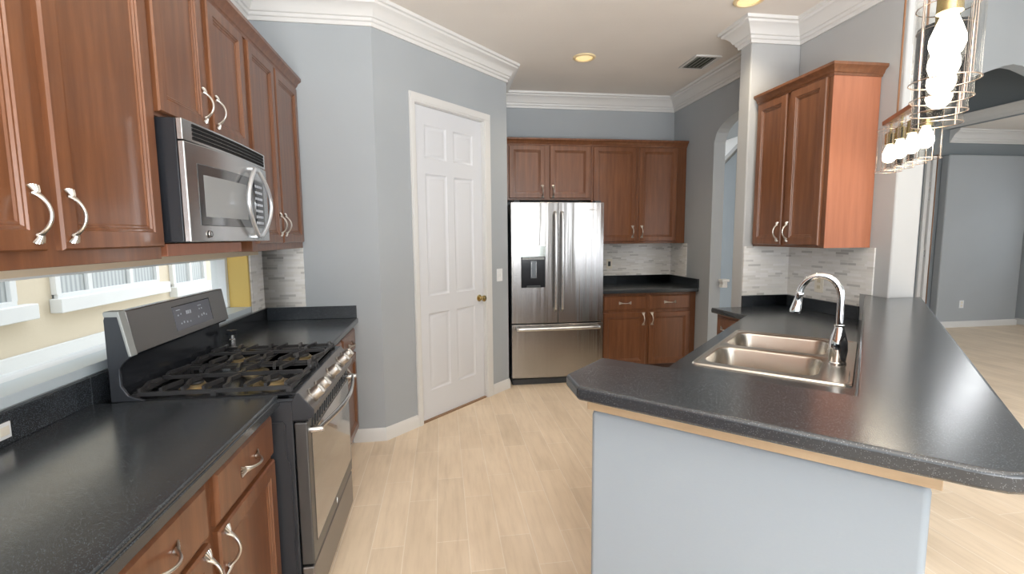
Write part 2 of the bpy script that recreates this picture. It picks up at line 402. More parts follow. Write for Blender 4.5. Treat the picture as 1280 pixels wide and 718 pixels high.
# crown moulding and baseboards swept along the walls (interior to the right of travel)
CROWN = [(0, 0), (.012, 0), (.016, .022), (.026, .028), (.030, .045), (.040, .050), (.052, .075), (.075, .100), (.098, .112), (.104, .125), (.118, .130), (.122, .15), (0, .15)]
BASE = [(0, 0), (.014, 0), (.014, .07), (.009, .085), (.004, .095), (0, .095)]
def sweep(path, prof, z0):
    P = [Vector((x, y)) for x, y in path]; loops = []
    for i, p in enumerate(P):
        a = (P[i]-P[i-1]).normalized() if i > 0 else None
        b = (P[i+1]-P[i]).normalized() if i < len(P)-1 else None
        na = Vector((a.y, -a.x)) if a else None; nb = Vector((b.y, -b.x)) if b else None
        if na is None: mdir = nb
        elif nb is None: mdir = na
        else: mdir = (na+nb)/(1+na.dot(nb))
        loops.append([(p.x+mdir.x*o, p.y+mdir.y*o, z0+z) for o, z in prof])
    return MB().loft(loops)
kp = [(XW, -2.9), (XW, YW), (XC, YW), (XE, YE), (XE, YA), (XR, YA), (XR, YPF), (XP, YPF), (XP, YP), (XR, YP), (XR, YEND), (XR+.18, YEND)]
struct(sweep(kp, CROWN, 2.85).build('trim_1', M_WHITE, recenter=False))
struct(sweep([(4.0, 6.37), (7.5, 6.37)], CROWN, 3.95).build('trim_2', M_WHITE, recenter=False))
struct(sweep([(7.6, 6.37), (9.05, 6.37), (9.05, -2.9)], [(o*1.2, z*1.25) for o, z in CROWN], 2.81).build('trim_3', M_WHITE, recenter=False))
struct(sweep([(7.5, 6.37), (7.5, -2.9)], [(o*.7, z) for o, z in CROWN], 3.0).build('trim_4', M_WHITE, recenter=False))
def base_tr(i, path): struct(sweep(path, BASE, 0).build(i, M_WHITE, recenter=False))
base_tr('baseboard_diagonal', [(-.66, YW), (XC, YW), (XC+.304/S2, YW+.304/S2)])
base_tr('baseboard_diagonal_right', [(XC+1.222/S2, YW+1.222/S2), (XE, YE), (XE, YE+.1)])
base_tr('baseboard_living', [(4.0, 6.37), (7.49, 6.37), (7.49, 6.25), (8.95, 6.25), (8.95, 6.37), (9.05, 6.37), (9.05, -2.9)])
base_tr('baseboard_arch', [(XR, 5.306), (XR, 4.47)])

# living window with a wooden sill at the right picture edge
lw = thing('window_2', None, None, (9.05, 5.3, 1.0)); struct(lw)
f = MB(); f.box(-.0, .1, -.4, .45, 0, .05); f.box(0, .1, -.4, .45, 1.05, 1.1); f.box(0, .1, -.4, -.35, .05, 1.05); f.box(0, .1, .4, .45, .05, 1.05)
f.build('window_frame', M_VINYL, lw, bevel=.004)
mbox(-.08, 0, -.45, .5, -.03, 0).build('window_sill', M_PLY, lw, bevel=.004)
mbox(.04, .046, -.35, .4, .05, 1.05).build('window_pane', M_PANE, lw)

# white casing beyond the partition end
ck = thing('door_2', None, None, (7.28, 6.34, 0)); struct(ck)
c = MB(); c.box(-.075, -.015, -.01, .028, 0, 2.6); c.box(.0, .06, -.035, .028, 0, 2.6); c.box(-.015, .0, .01, .028, 0, 2.6); c.build('door_casing', M_WHITE, ck, bevel=.004)
for z in (.3, 1.1, 1.95, 2.12):
    MB().box(-.018, .003, -.02, .012, z, z+.10).build('hinge', M_STEELP, ck, bevel=.002)
mbox(.062, .075, -.04, .028, 0, 2.62).build('edge_strip', M_COPPER, ck)

# ------------------------------------------------------------------ ledge window over the range counter
wn = thing('window_1', None, None, (XW, 1.3, 1.03)); struct(wn)
yl, yr = -1.9, 1.89
f = MB(); f.box(-.20, -.115, yl, yr, -.02, .003); f.box(-.20, -.115, yl, yr, .31, .335); f.box(-.20, -.115, yr-.035, yr, .006, .31); f.box(-.20, -.115, yl, yl+.04, .006, .31)
f.build('window_frame', M_VINYL, wn, bevel=.004)
mbox(-.165, -.160, yl+.04, yr-.035, .006, .31).build('window_pane', M_PANE, wn)
mbox(-.115, .006, yl, yr, -.03, .004).build('window_sill', mat('pale_blue_sill', (.55, .63, .68), .4), wn, bevel=.003)
mbox(-.115, .002, yr-.004, yr+.02, .004, .335).build('window_jamb', M_YELLOW, wn, bevel=.001)
mbox(-.115, .012, yl, yr+.16, .325, .37).build('window_head_trim', M_TAN, wn, bevel=.002)

# neighbouring house
nh = thing('neighbour_house', 'cream stucco house wall with white-framed windows seen outside the ledge window', 'house', (-3.6, 5, -.2))
mbox(-.2, .1, -9, 9, 0, 4.2).build('wall', M_STUCCO, nh)
mbox(.1, .13, -9, 9, 0, .72).build('lower_band', M_STWHITE, nh, bevel=.01)
for (a, b, mull, z0) in ((-2.6, 4.42, (1.3, 2.9), .92), (4.84, 6.42, (5.26, 5.90), .925), (6.74, 7.60, (7.18,), .835), (9.3, 10.9, (10.1,), .83)):
    fr = MB(); fr.box(.10, .15, a-5, b-5, z0+.2, z0+.25); fr.box(.10, .15, a-5, b-5, z0+1.5, z0+1.56)
    for q in [a+.02, b-.02]+list(mull): fr.box(.10, .149, q-5-.03, q-5+.03, z0+.245, z0+1.505)
    wf = fr.build('window_frame', M_STWHITE, nh, bevel=.004)
    mbox(.10, .115, a-5, b-5, z0+.2, z0+1.5).build('pane', M_BLIND, wf)
    mbox(.10, .20, a-5.04, b-5+.14, z0+.08, z0+.21).build('window_sill', M_STWHITE, nh, bevel=.008)
struct(mbox(-6, -1.45, -6, 16, -.3, -.2).build('ground', M_GROUND, recenter=False))

# ------------------------------------------------------------------ pantry door
pd = thing('door_1', None, None, (XC, YW, 0), PI/4); struct(pd)
D0, D1, DH = .356, 1.136, 2.445
s = MB()
cols = [(D0+.115, D0+.35), (D1-.35, D1-.115)]
rows = [(.24, .86), (1.0, 1.945), (2.06, 2.31)]
xs = [D0+.003, cols[0][0], cols[0][1], cols[1][0], cols[1][1], D1-.003]; zs = [.012, rows[0][0], rows[0][1], rows[1][0], rows[1][1], rows[2][0], rows[2][1], DH-.004]
YF = .022
for i in range(5):
    for j in range(7):
        if i in (1, 3) and j in (1, 3, 5):
            s.panel(xs[i], xs[i+1], zs[j], zs[j+1], [(0, YF), (.012, YF+.009), (.020, YF+.010), (.036, YF+.004), (.045, YF+.003)], back=False)
        else: s.loft([[(xs[i], YF, zs[j]), (xs[i+1], YF, zs[j]), (xs[i+1], YF, zs[j+1]), (xs[i], YF, zs[j+1])]], cap0=True, cap1=False)
s.box(xs[0], xs[-1], YF+.012, YF+.035, zs[0], zs[-1])
s.build('door_slab', M_DOORW, pd)
c = MB()
for a, b in ((.304, D0), (D1, 1.222)):
    c.box(a, b, -.014, 0, 0, DH+.012); c.box(a+.008, b-.008, -.02, -.014, 0, DH+.012)
c.box(.304, 1.222, -.014, 0, DH, DH+.07); c.box(.312, 1.214, -.02, -.014, DH+.012, DH+.062)
c.box(D0-.01, D0+.002, 0, .11, 0, DH); c.box(D1-.002, D1+.01, 0, .11, 0, DH); c.box(D0, D1, 0, .11, DH-.003, DH+.01)
c.build('door_casing', M_WHITE, pd, bevel=.004)
mbox(D0, D1, .0, .10, 0, .012).build('threshold', mat('bronze_threshold', (.28, .17, .10), .5), pd)
for z in (2.22, 1.584, .945, .32):
    h = MB(); h.box(D0-.004, D0+.020, .010, .021, z-.045, z+.045); h.lathe([(.006, -.05), (.006, .05)], (D0+.004, .012, z), n=10)
    h.build('hinge', M_BRASS, pd, bevel=.001)
k = MB(); kx, kz = 1.078, .92
k.lathe([(.030, 0), (.030, .006), (.012, .010), (.011, .032), (.020, .040), (.027, .052), (.026, .064), (.014, .070), (.001, .071)], (kx, YF, kz), (0, -1, 0), 20)
k.build('door_knob', M_BRASS, pd)
k = MB(); k.box(1.302, 1.385, -.006, 0, 1.05, 1.165); k.box(1.322, 1.340, -.012, -.006, 1.09, 1.125); k.box(1.347, 1.365, -.012, -.006, 1.09, 1.125)
sw = thing('light_switch', 'white double light switch between pantry door and refrigerator', 'light switch', (XC+1.343/S2, YW+1.343/S2, 1.05), PI/4)
mbox(-.041, .041, -.006, 0, 0, .115).build('cover_plate', M_PLASTW, sw, bevel=.002)
for x in (-.014, .014): mbox(x-.009, x+.009, -.012, -.006, .04, .075).build('toggle', M_PLASTW, sw, bevel=.002)
k.bm.free()

# ------------------------------------------------------------------ handles
def handle_mesh(L=.096, lift=.028):
    """arched pull with fan-shaped ribbed ends, along local z centred at origin, standing off towards -y"""
    h = MB(); pts = []; rs = []
    n = 16
    for i in range(n+1):
        t = i/n; z = (t-.5)*L; y = -.006 - lift*math.sin(PI*t)**.75
        pts.append((0, y, z)); w_ = .0042 + .0075*abs(2*t-1)**5; rs.append((w_*.62 if False else .0042, w_))
    h.tube(pts, rs, n=10, up=(0, -1, 0))
    for sgn in (-1, 1):
        for q in range(5):
            a = (q-2)*.24
            z0 = sgn*(L/2-.006); x1 = math.sin(a*1.15)*.028; z1 = z0+sgn*math.cos(a)*.026
            h.tube([(x1*.15, -.011, z0), (x1*.6, -.008, (z0+z1)/2), (x1, -.002, z1)], [.0018, .0024, .0027], n=6)
        h.tube([(0, -.001, sgn*(L/2)), (0, -.010, sgn*(L/2))], .006, n=8)
    return h
HPROTO = None
def handle(parent, x, z, horiz=False, y=-.019, sc=1.0):
    global HPROTO
    if HPROTO is None:
        o = handle_mesh().build('handle', M_PEWTER, parent); HPROTO = o.data
    else:
        o = bpy.data.objects.new('handle', HPROTO); COL.objects.link(o); o.parent = parent
    o.location = (x, y, z); o.scale = (sc, sc, sc)
    if horiz: o.rotation_euler = (0, PI/2, 0)
    return o
DOOR_R = [(0, 0), (0, -.013), (.005, -.019), (.048, -.019), (.051, -.0145), (.057, -.0155), (.061, -.010), (.066, -.0105), (.070, -.007)]
DRAW_R = [(0, 0), (0, -.010), (.006, -.014), (.012, -.019)]
def door(parent, x0, x1, z0, z1, hx=None, hz=None, m=None, name='door'):
    o = MB().panel(x0, x1, z0, z1, DOOR_R).build(name, m or M_CHERRY, parent)
    if hx is not None: handle(o, hx, hz)
    return o
def drawer(parent, x0, x1, z0, z1, m=None):
    o = MB().panel(x0, x1, z0, z1, DRAW_R).build('drawer', m or M_CHERRY, parent)
    handle(o, (x0+x1)/2, (z0+z1)/2, True)
    return o
def case(parent, w, dep, z0, z1, m=None, fr=.035, name='cabinet_body', side=None):
    b = MB(); b.box(0, w, 0.0, dep, z0, z1); o = b.build(name, m or M_CHERRY, parent, bevel=.002); return o
CC = [(0, 0), (.006, 0), (.010, .012), (.016, .016), (.024, .034), (.040, .046), (.044, .050), (.044, .066), (0, .066)]
def cab_crown(parent, path, z0, m=None):
    return sweep(path, CC, z0).build('crown', m or M_CHERRY, parent)
def upper(name, label, loc, rz, w, dep, zb, zt, doors, crown=None, group=None, m=None, rail=0):
    t = thing(name, label, 'cabinet', (loc[0], loc[1], zb), rz, group)
    case(t, w, dep, 0, zt-zb)
    for d_ in doors: door(t, d_[0], d_[1], d_[2]-zb, d_[3]-zb, d_[4], d_[5]-zb)
    return t

# left run uppers (root at the near bottom front corner; local x runs into the picture)
XF = -.935; RZL = PI/2; UD = XF-XW-.002
def lcab(y0, y1, zb, doors, label):
    return upper('wall_cabinet', label, (XF, y0), RZL, y1-y0, UD, zb, 2.44, [(a-y0, b-y0, c, d_, h-y0, hz_) for a, b, c, d_, h, hz_ in doors])
UT = 2.425
c0 = lcab(.855, 1.765, 1.395, [(.875, 1.275, 1.435, UT, 1.245, 1.52), (1.322, 1.755, 1.435, UT, 1.352, 1.52)], 'tall cherry wall cabinet nearest the camera, above the window counter')
c1 = lcab(1.765, 2.555, 1.87, [(1.79, 2.135, 1.885, UT, 2.105, 1.985), (2.185, 2.54, 1.885, UT, 2.215, 1.985)], 'short cherry wall cabinet mounted above the microwave')
c2 = lcab(2.555, YW-.004, 1.395, [(2.60, 2.965, 1.435, UT, 2.935, 1.54), (2.99, 3.40, 1.435, UT, 3.02, 1.54)], 'tall cherry wall cabinet between microwave and blue-grey end wall')
cn = lcab(-.30, .853, 1.395, [(-.26, .25, 1.435, UT, .22, 1.52), (.30, .835, 1.435, UT, .33, 1.52)], 'cherry wall cabinet over the near end of the counter, mostly out of frame')
for t, y0, y1 in ((cn, -.30, .853), (c0, .855, 1.765), (c1, 1.765, 2.555), (c2, 2.555, YW-.004)):
    zb = t.location.z
    cab_crown(t, [(0, 0), (y1-y0, 0)], 2.43-zb)

# ------------------------------------------------------------------ microwave
mw = thing('microwave', 'over-the-range stainless microwave with oval loop handle', 'microwave', (-.865, 1.772, 1.45), RZL)
MWW = .752
mbox(0, MWW, .0, .34, .0, .412).build('case', M_BLACK, mw, bevel=.003)
def bow(x, w_, b): return -b*(1-((x-w_/2)/(w_/2))**2)
def curved(x0, x1, z0, z1, yb, yf, b, w_, n=14):
    xs2 = [x0+(x1-x0)*i/n for i in range(n+1)]
    return MB().prism([(x0, yb), (x1, yb)]+[(x, yf+bow(x, w_, b)) for x in reversed(xs2)], z0, z1)
curved(0, MWW, .0, .338, -.001, -.022, .028, MWW).build('door', M_STEELP, mw, bevel=.004)
curved(0, MWW, .342, .412, -.001, -.020, .012, MWW).build('vent_grille', M_STEELP, mw, bevel=.003)
for i in range(4):
    curved(.06, MWW-.03, .3515+i*.0138, .3622+i*.0138, -.005, -.0225, .012, MWW).build('louvre', M_LOUV, mw)
curved(.055, .672, .055, .275, -.01, -.0235, .028, MWW).build('window', M_MWIN, mw, bevel=.006)
curved(.085, .43, .085, .240, -.01, -.0242, .028, MWW).build('window_screen', mat('microwave_screen', (.26, .27, .275), .25), mw, bevel=.006)
curved(.50, .660, .065, .268, -.01, -.0242, .028, MWW).build('control_panel', M_BLACKG, mw, bevel=.004)
bt = MB()
for i in range(4):
    for j in range(7):
        x = .535+i*.028; y = -.0244+bow(x, MWW, .028); bt.box(x-.009, x+.009, y-.0012, y, .075+j*.027, .086+j*.027)
bt.build('keypad', M_MARK, mw)
hp = []
for i in range(32):
    q_ = (i+.5)/32; sd = 1 if q_ < .5 else -1
    t_ = (q_*4-1) if sd > 0 else (3-q_*4)
    wv = 1-abs(t_)**1.9
    xx = .497+sd*(.006+.138*wv)
    hp.append((xx, -.050+bow(xx, MWW, .02)-.014*wv, .165+.152*t_))
h = MB().tube(hp, .0088, n=12, closed=True, up=(0, -1, 0))
for z in (.018, .312): h.tube([(.497, -.040, z), (.497, -.066, z)], .009, n=10)
h.build('handle', mat('satin_chrome', (.80, .84, .88), .28, .8), mw)
MB().lathe([(.013, 0), (.013, .003), (.010, .004), (.0, .0042)], (.105, -.0375, .028), (0, -1, 0), 20).build('round_badge', M_STEELP, mw)
MB().ring((.105, -.0415, .028), .0095, .0012, (0, 1, 0)).build('badge_ring', M_LABEL, mw)
tag(mbox(-1.15, -.955, 1.84, 2.47, 1.40, 1.445).build('filler_rail', M_CHERRYL, bevel=.002), 'orange-brown wooden rail tucked under the microwave', 'rail')

# ------------------------------------------------------------------ gas range
RY0, RW = 1.771, .758
rg = thing('gas_range', 'black stainless freestanding gas range under the microwave', 'range', (-.53, RY0, 0), RZL)
b = MB(); b.box(0, RW, .022, .625, .10, .872); b.box(.01, RW-.01, .05, .60, .0, .10)
b.build('body', M_RANGE, rg, bevel=.003)
e = MB()      # pressed line on the near side panel
e.tube([(-.001, .10, .80), (-.001, .055, .80), (-.001, .048, .79), (-.001, .048, .66), (-.001, .04, .65), (-.001, .035, .62), (-.001, .035, .18)], .003, n=6)
e.build('side_rib', M_RANGE, rg)
ct = MB()
ct.box(-.002, RW+.002, .004, .58, .872, .888)
for bx in ((-.002, RW+.002, .004, .030), (-.002, .022, .03, .58), (RW-.022, RW+.002, .03, .58)): ct.box(bx[0], bx[1], bx[2], bx[3], .888, .905)
ct.build('cooktop', M_BLACK, rg, bevel=.004)
# control panel
cp = MB().prism_x([(.022, .872), (.004, .905), (-.002, .902), (-.052, .838), (-.050, .815), (-.03, .806), (.022, .806)], 0, RW)
cp.build('control_panel', M_RANGEP, rg, bevel=.003)
MB().prism_x([(.022, .870), (.004, .903), (-.004, .903), (-.055, .838), (-.053, .812), (-.03, .804), (.022, .804)], -.004, .004).build('end_cap', M_RANGE, rg, bevel=.002)
mbox(.005, RW-.005, -.03, .022, .796, .806).build('vent_gap', M_BLACK, rg)
nrm = Vector((0, -.788, .616)).normalized() if False else Vector((0, -.79, .61)).normalized()
for x in (.085, .185, .379, .573, .673):
    kb = MB()
    o_ = Vector((x, -.030, .868))
    kb.lathe([(.029, -.004), (.029, .004), (.024, .006), (.0225, .036), (.020, .041), (.0, .042)], o_, nrm, 24)
    kn = kb.build('knob', M_KNOB, rg)
    g = MB(); a_ = Vector((0, .61, .79)).normalized()
    c_ = o_+nrm*.041
    g.tube([c_-a_*.018, c_+a_*.018], (.007, .006), sec='box', up=tuple(nrm)); g.build('knob_grip', M_KNOB, kn, bevel=.001)
# oven door with window and bowed handle
od = mbox(0, RW, -.028, .018, .238, .792).build('oven_door', mat('door_case', (.13, .135, .14), .32, .8), rg, bevel=.006)
mbox(.045, RW-.03, -.031, -.026, .305, .735).build('oven_window', M_OVENG, od, bevel=.002)
sl = MB()
for i in range(18):
    x = .06+i*.037; sl.tube([(x, -.0295, .745), (x+.014, -.0295, .785)], (.0022, .0042), sec='box', up=(0, -1, 0))
sl.build('vent_slots', M_BLACK, od)
hp = [(.035+(RW-.07)*i/20, -.058-.040*math.sin(PI*i/20), .752) for i in range(21)]
h = MB().tube(hp, [(.011, .008)]*21, n=12, up=(0, 0, 1)); h.build('handle', M_STEELP, od)
for x in (.035, RW-.035):
    MB().lathe([(.014, 0), (.014, .02), (.011, .034), (.011, .05)], (x, -.026, .752), (0, -1, 0), 16).build('handle_mount', M_STEELP, od)
em = MB(); em.tube([(.37, -.0295, .285), (.379, -.0295, .262), (.388, -.0295, .285)], .0018, n=6); em.build('emblem', M_STEELP, od)
mbox(0, RW, -.026, .018, .055, .228).build('storage_drawer', M_RANGEP, rg, bevel=.006)
# backguard
bgp = MB().prism_x([(.605, .90), (.605, 1.195), (.598, 1.214), (.560, 1.216), (.536, 1.065), (.545, 1.055), (.575, 1.045), (.575, .90)], .0, RW)
bgd = bgp.build('backguard', M_BLACK, rg, bevel=.004)
fp = MB().prism_x([(.5585, 1.217), (.5345, 1.064), (.530, 1.066), (.553, 1.214)], .03, RW); fp.build('steel_fascia', M_RANGEP, bgd, bevel=.002)
fl = MB().prism_x([(.605, 1.19), (.600, 1.206), (.556, 1.208), (.530, 1.062), (.556, 1.04), (.57, 1.02), (.57, .96), (.55, .925), (.50, .905), (.605, .905)], -.003, .010); fl.build('side_cap', M_RANGE, bgd, bevel=.003)
fl = MB().prism_x([(.605, 1.214), (.600, 1.220), (.556, 1.220), (.528, 1.062), (.538, 1.062), (.562, 1.200), (.602, 1.200)], -.004, .032); fl.build('end_trim', mat('soft_grey_trim', (.42, .44, .43), .42, .5), bgd, bevel=.002)
def fas(x, t, off=0.0):   # point on sloped fascia, t 0 bottom..1 top
    return Vector((x, .530+(.553-.530)*t-.0005-off, 1.066+(1.214-1.066)*t))
dp = MB().loft([[fas(.30, .17), fas(.60, .17), fas(.60, .82), fas(.30, .82)], [fas(.30, .17, .002), fas(.60, .17, .002), fas(.60, .82, .002), fas(.30, .82, .002)]])
dp.m = 1; mk = dp
def mark(x, t, w_, h_): mk.loft([[fas(x-w_/2, t-h_/2, .0025), fas(x+w_/2, t-h_/2, .0025), fas(x+w_/2, t+h_/2, .0025), fas(x-w_/2, t+h_/2, .0025)], [fas(x-w_/2, t-h_/2, .003), fas(x+w_/2, t-h_/2, .003), fas(x+w_/2, t+h_/2, .003), fas(x-w_/2, t+h_/2, .003)]])
for x, t_, w_, h_ in ((.335, .72, .03, .02), (.328, .58, .008, .04), (.350, .60, .008, .04), (.395, .60, .010, .10), (.408, .60, .010, .10), (.424, .60, .010, .10), (.505, .70, .03, .02), (.50, .60, .008, .04), (.52, .60, .008, .04), (.34, .34, .007, .04), (.36, .36, .008, .06), (.385, .34, .008, .05), (.41, .33, .008, .04), (.48, .38, .008, .06), (.51, .40, .008, .06), (.53, .42, .010, .06), (.55, .38, .008, .05)): mark(x, t_, w_, h_)
dpo = dp.build('display', [M_PANELG, M_MARK], bgd)
bz = MB(); bz.tube([fas(.30, .83, .001), fas(.602, .83, .001), fas(.602, .17, .001)], .002, n=6); bz.build('display_bezel', M_BLACK, dpo)
# burners and grates
for x, y, r in ((.19, .15, .045), (.19, .43, .036), (.379, .29, .042), (.57, .15, .05), (.57, .43, .034)):
    bb = MB().lathe([(r*1.5, 0), (r*1.5, .003), (r, .006), (r, .016), (r*.9, .018)], (x, y, .888), n=28).build('burner', mat('burner_brass', (.48, .38, .22), .35, .9) if not bpy.data.materials.get('burner_brass') else bpy.data.materials['burner_brass'], rg)
    MB().lathe([(r*.82, 0), (r*.86, .004), (r*.8, .009), (0, .010)], (x, y, .906), n=28).build('burner_cap', M_IRON, bb)
GZ = .936
def grate(x0, x1, y0=.035, y1=.545):
    g = MB(); W2 = .0055
    def bar(p, q, w2=W2, hh=.007): g.tube([p, q], (hh, w2), sec='box', up=(0, 0, 1))
    z = GZ-.004
    bar((x0, y0, z-.012), (x0, y1, z-.012)); bar((x1, y0, z-.012), (x1, y1, z-.012)); bar((x0, y0, z-.012), (x1, y0, z-.012)); bar((x0, y1, z-.012), (x1, y1, z-.012))
    xm = (x0+x1)/2
    bar((xm, y0, z), (xm, y1, z), W2*.8)
    nn = 8
    for i in range(nn):
        y = y0+.012+(y1-y0-.024)*i/(nn-1)
        for sgn, xe in ((1, x0), (-1, x1)):
            kx = xe+sgn*(x1-x0)*.30; dy = .022*(1 if i % 2 else -1)
            bar((xe, y, z-.020), (xe, y, z+.006), .006, .006)
            bar((xe, y, z), (xe+sgn*.03, y, z))
            bar((xe+sgn*.03, y, z), (kx, y+dy, z)); 
            if i % 2: bar((kx, y+dy, z), (xm-sgn*.02, y+dy*.3, z))
    for x in (x0, x1):
        for y in (y0, y1, (y0+y1)/2): g.box(x-.009, x+.009, y-.009, y+.009, .889, z-.01)
    return g.build('grate', M_IRON, rg)
grate(.028, .365); grate(.395, .730)

# ------------------------------------------------------------------ counter run left of and beyond the range
XCF = -.593
def base_cab(label, loc, rz, w_, dep, drawers, doors, zt=.865, name='base_cabinet', toe=.10, group=None):
    t = thing(name, label, 'cabinet', (loc[0], loc[1], 0), rz, group)
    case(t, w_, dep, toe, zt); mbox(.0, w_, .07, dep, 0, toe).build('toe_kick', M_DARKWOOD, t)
    for a, b_, z0, z1 in drawers: drawer(t, a, b_, z0, z1)
    for a, b_, z0, z1, hx, hz_ in doors: door(t, a, b_, z0, z1, hx, hz_)
    return t
XBF = -.632
base_cab('cherry base cabinet left of the range, two drawers over two doors', (XBF, .80), RZL, .966, .574,
         [(.04, .472, .688, .838), (.518, .952, .688, .838)], [(.04, .472, .125, .672, .44, .60), (.518, .952, .125, .672, .552, .60)])
base_cab('cherry base cabinet under the nearest end of the window counter', (XBF, -.60), RZL, 1.396, .574,
         [(.03, .68, .688, .838), (.72, 1.37, .688, .838)], [(.03, .68, .125, .672, .64, .60), (.72, 1.37, .125, .672, .76, .60)])
base_cab('cherry base cabinet between the range and the end wall', (XBF, 2.535), RZL, .888, .574,
         [(.04, .425, .688, .838), (.455, .858, .688, .838)], [(.04, .425, .125, .672, .39, .60), (.455, .858, .125, .672, .49, .60)])
def ctop(name, label, pieces, splash, space='world', nose=None, mats=M_CTR):
    t = thing(name, label, 'countertop', (pieces[0][0][0], pieces[0][0][1], .865) if space == 'world' else tuple(uvw(pieces[0][0][0], pieces[0][0][1], .865)))
    return t
t = thing('countertop', 'black speckled countertop on the window side, left of the range', 'countertop', (-.9, .6, .865))
MB().prism([(XW+.003, -.60), (XCF, -.60), (XCF, 1.766), (XW+.003, 1.766)], .867, CTR).build('slab', M_CTR, t, 'world', bevel=.008, seg=3)
mbox(XW+.003, XW+.020, -.60, 1.764, CTR, .997).build('backsplash', M_CTR, t, 'world', bevel=.003)
tag(mbox(XW+.003, XW+.020, 1.7645, 2.535, CTR-.05, .997).build('backsplash_strip', M_CTR, bevel=.002), 'black backsplash strip on the wall behind the gas range', 'backsplash')
nb = mbox(XCF-.004, XCF+.004, -.60, 1.766, .863, .892).build('drip_edge', M_CTR, t, 'world', bevel=.003)
t = thing('countertop', 'black speckled countertop in the corner beyond the range', 'countertop', (-.9, 2.9, .865))
MB().prism([(XW+.003, 2.536), (XCF, 2.536), (XCF, YW-.003), (XW+.003, YW-.003)], .867, CTR).build('slab', M_CTR, t, 'world', bevel=.008, seg=3)
s_ = MB(); s_.box(XW+.003, XW+.022, 2.532, YW-.003, CTR, .992); s_.box(XW+.022, XCF-.008, YW-.022, YW-.003, CTR, .992); s_.build('backsplash', M_CTR, t, 'world', bevel=.003)
# tile in the corner
tl = MB(); tl.box(XW+.001, -.935, YW-.010, YW-.001, .994, 1.394); tl.box(XW+.001, XW+.010, 3.215, YW-.010, .994, 1.394)
tag(tl.build('backsplash_tile', M_TILE), 'pale strip mosaic tile in the corner beside the yellow window jamb', 'backsplash')
# outlet low on the near backsplash
ow = thing('wall_outlet', 'white outlet plate on the black backsplash at the left picture edge', 'outlet', (XW+.0205, 1.40, .925), RZL)
mbox(-.05, .05, -.005, 0, 0, .045).build('cover_plate', M_PLASTW, ow, bevel=.002)
for x in (-.028, .028): mbox(x-.014, x+.014, -.007, -.005, .010, .035).build('socket', M_PLASTIC, ow, bevel=.002)
# small black camping-type valve knob at the back corner of the range
vk = thing('gas_valve', 'small black valve with steel stem behind the far corner of the range', 'valve', (-1.06, 2.552, CTR))
v_ = MB(); v_.lathe([(.014, 0), (.014, .05), (.010, .055), (.010, .075)], (0, 0, 0)); v_.build('stem', M_STEELP, vk)
v_ = MB(); v_.tube([(-.022, 0, .085), (.026, 0, .085)], .014, n=14); v_.tube([(0, -.02, .085), (0, .02, .085)], .012, n=12); v_.build('valve_knob', M_BLACK, vk)

# ------------------------------------------------------------------ refrigerator
FY, FX0, FW_, FH = 4.508, .645, .918, 1.781
fr = thing('refrigerator', 'stainless french-door refrigerator with water dispenser', 'refrigerator', (FX0, FY, 0))
mbox(0, FW_, .055, .75, .03, FH-.015).build('case', M_DGREY, fr, bevel=.004)
mbox(.01, FW_-.01, .03, .70, .0, .058).build('bottom_grille', M_DGREY, fr, bevel=.003)
def fdoor(x0, x1, z0, z1, name):
    n = 16; xs2 = [x0+(x1-x0)*i/n for i in range(n+1)]
    p = [(x0, .050), (x1, .050)]+[(x, .004-.014*(1-((x-FW_/2)/(FW_/2))**2)) for x in reversed(xs2)]
    return MB().prism(p, z0, z1).build(name, M_STEEL, fr, bevel=.004)
fl_ = fdoor(.002, .4565, .618, FH, 'left_door'); frd = fdoor(.4605, FW_-.002, .618, FH, 'right_door'); fz = fdoor(.002, FW_-.002, .075, .606, 'freezer_drawer')
def vbar(par, x):
    pts = [(x, -.018, .735), (x, -.050, .76)]+[(x, -.052-.010*math.sin(PI*i/10), .78+.87*i/10) for i in range(11)]+[(x, -.050, 1.67), (x, -.018, 1.69)]
    MB().tube(pts, (.013, .010), n=12, up=(1, 0, 0)).build('handle', M_STEELP, par)
vbar(fl_, .425); vbar(frd, .492)
pts = [(.045, -.008, .567), (.05, -.045, .567)]+[(.06+(FW_-.12)*i/12, -.050-.012*math.sin(PI*i/12), .567) for i in range(13)]+[(FW_-.05, -.045, .567), (FW_-.045, -.008, .567)]
MB().tube(pts, (.017, .010), n=12, up=(0, 0, 1)).build('handle', M_STEELP, fz)
dsp = MB(); dx0, dx1 = .092, .335
dsp.box(dx0, dx1, -.014, .0, 1.265, 1.372); d_ = dsp.build('dispenser_panel', mat('dispenser_mirror', (.62, .68, .66), .08, .9), fl_, bevel=.003)
q = MB(); q.box(dx0+.004, dx1-.004, -.0125, .0, .968, 1.268); cav = q.build('dispenser_cavity', M_BLACK, fl_, bevel=.006)
q = MB(); q.box(dx0+.015, dx1-.015, -.0165, -.012, 1.238, 1.262)
for i in range(5): q.lathe([(.009, 0), (.007, .010), (0, .011)], (dx0+.04+i*.042, -.016, 1.25), (0, -1, 0), 10)
q.build('button_row', mat('button_grey', (.3, .32, .32), .3), cav)
q = MB(); q.box(.185, .245, -.022, -.012, 1.06, 1.225); q.build('paddle', mat('paddle_grey', (.16, .19, .22), .2), cav, bevel=.004)
q = MB(); q.ring((0, 0, 0), .001, .0004); q.bm.free()
q = MB(); q.tube([(.192, -.024, 1.072), (.192, -.024, 1.215), (.238, -.024, 1.215), (.238, -.024, 1.072)], .003, n=6, closed=True); q.build('paddle_rim', M_STEELP, cav)
q = MB(); q.box(.15, .28, -.030, -.012, .972, .988); q.build('drip_tray', M_DGREY, cav, bevel=.002)
lg = MB()
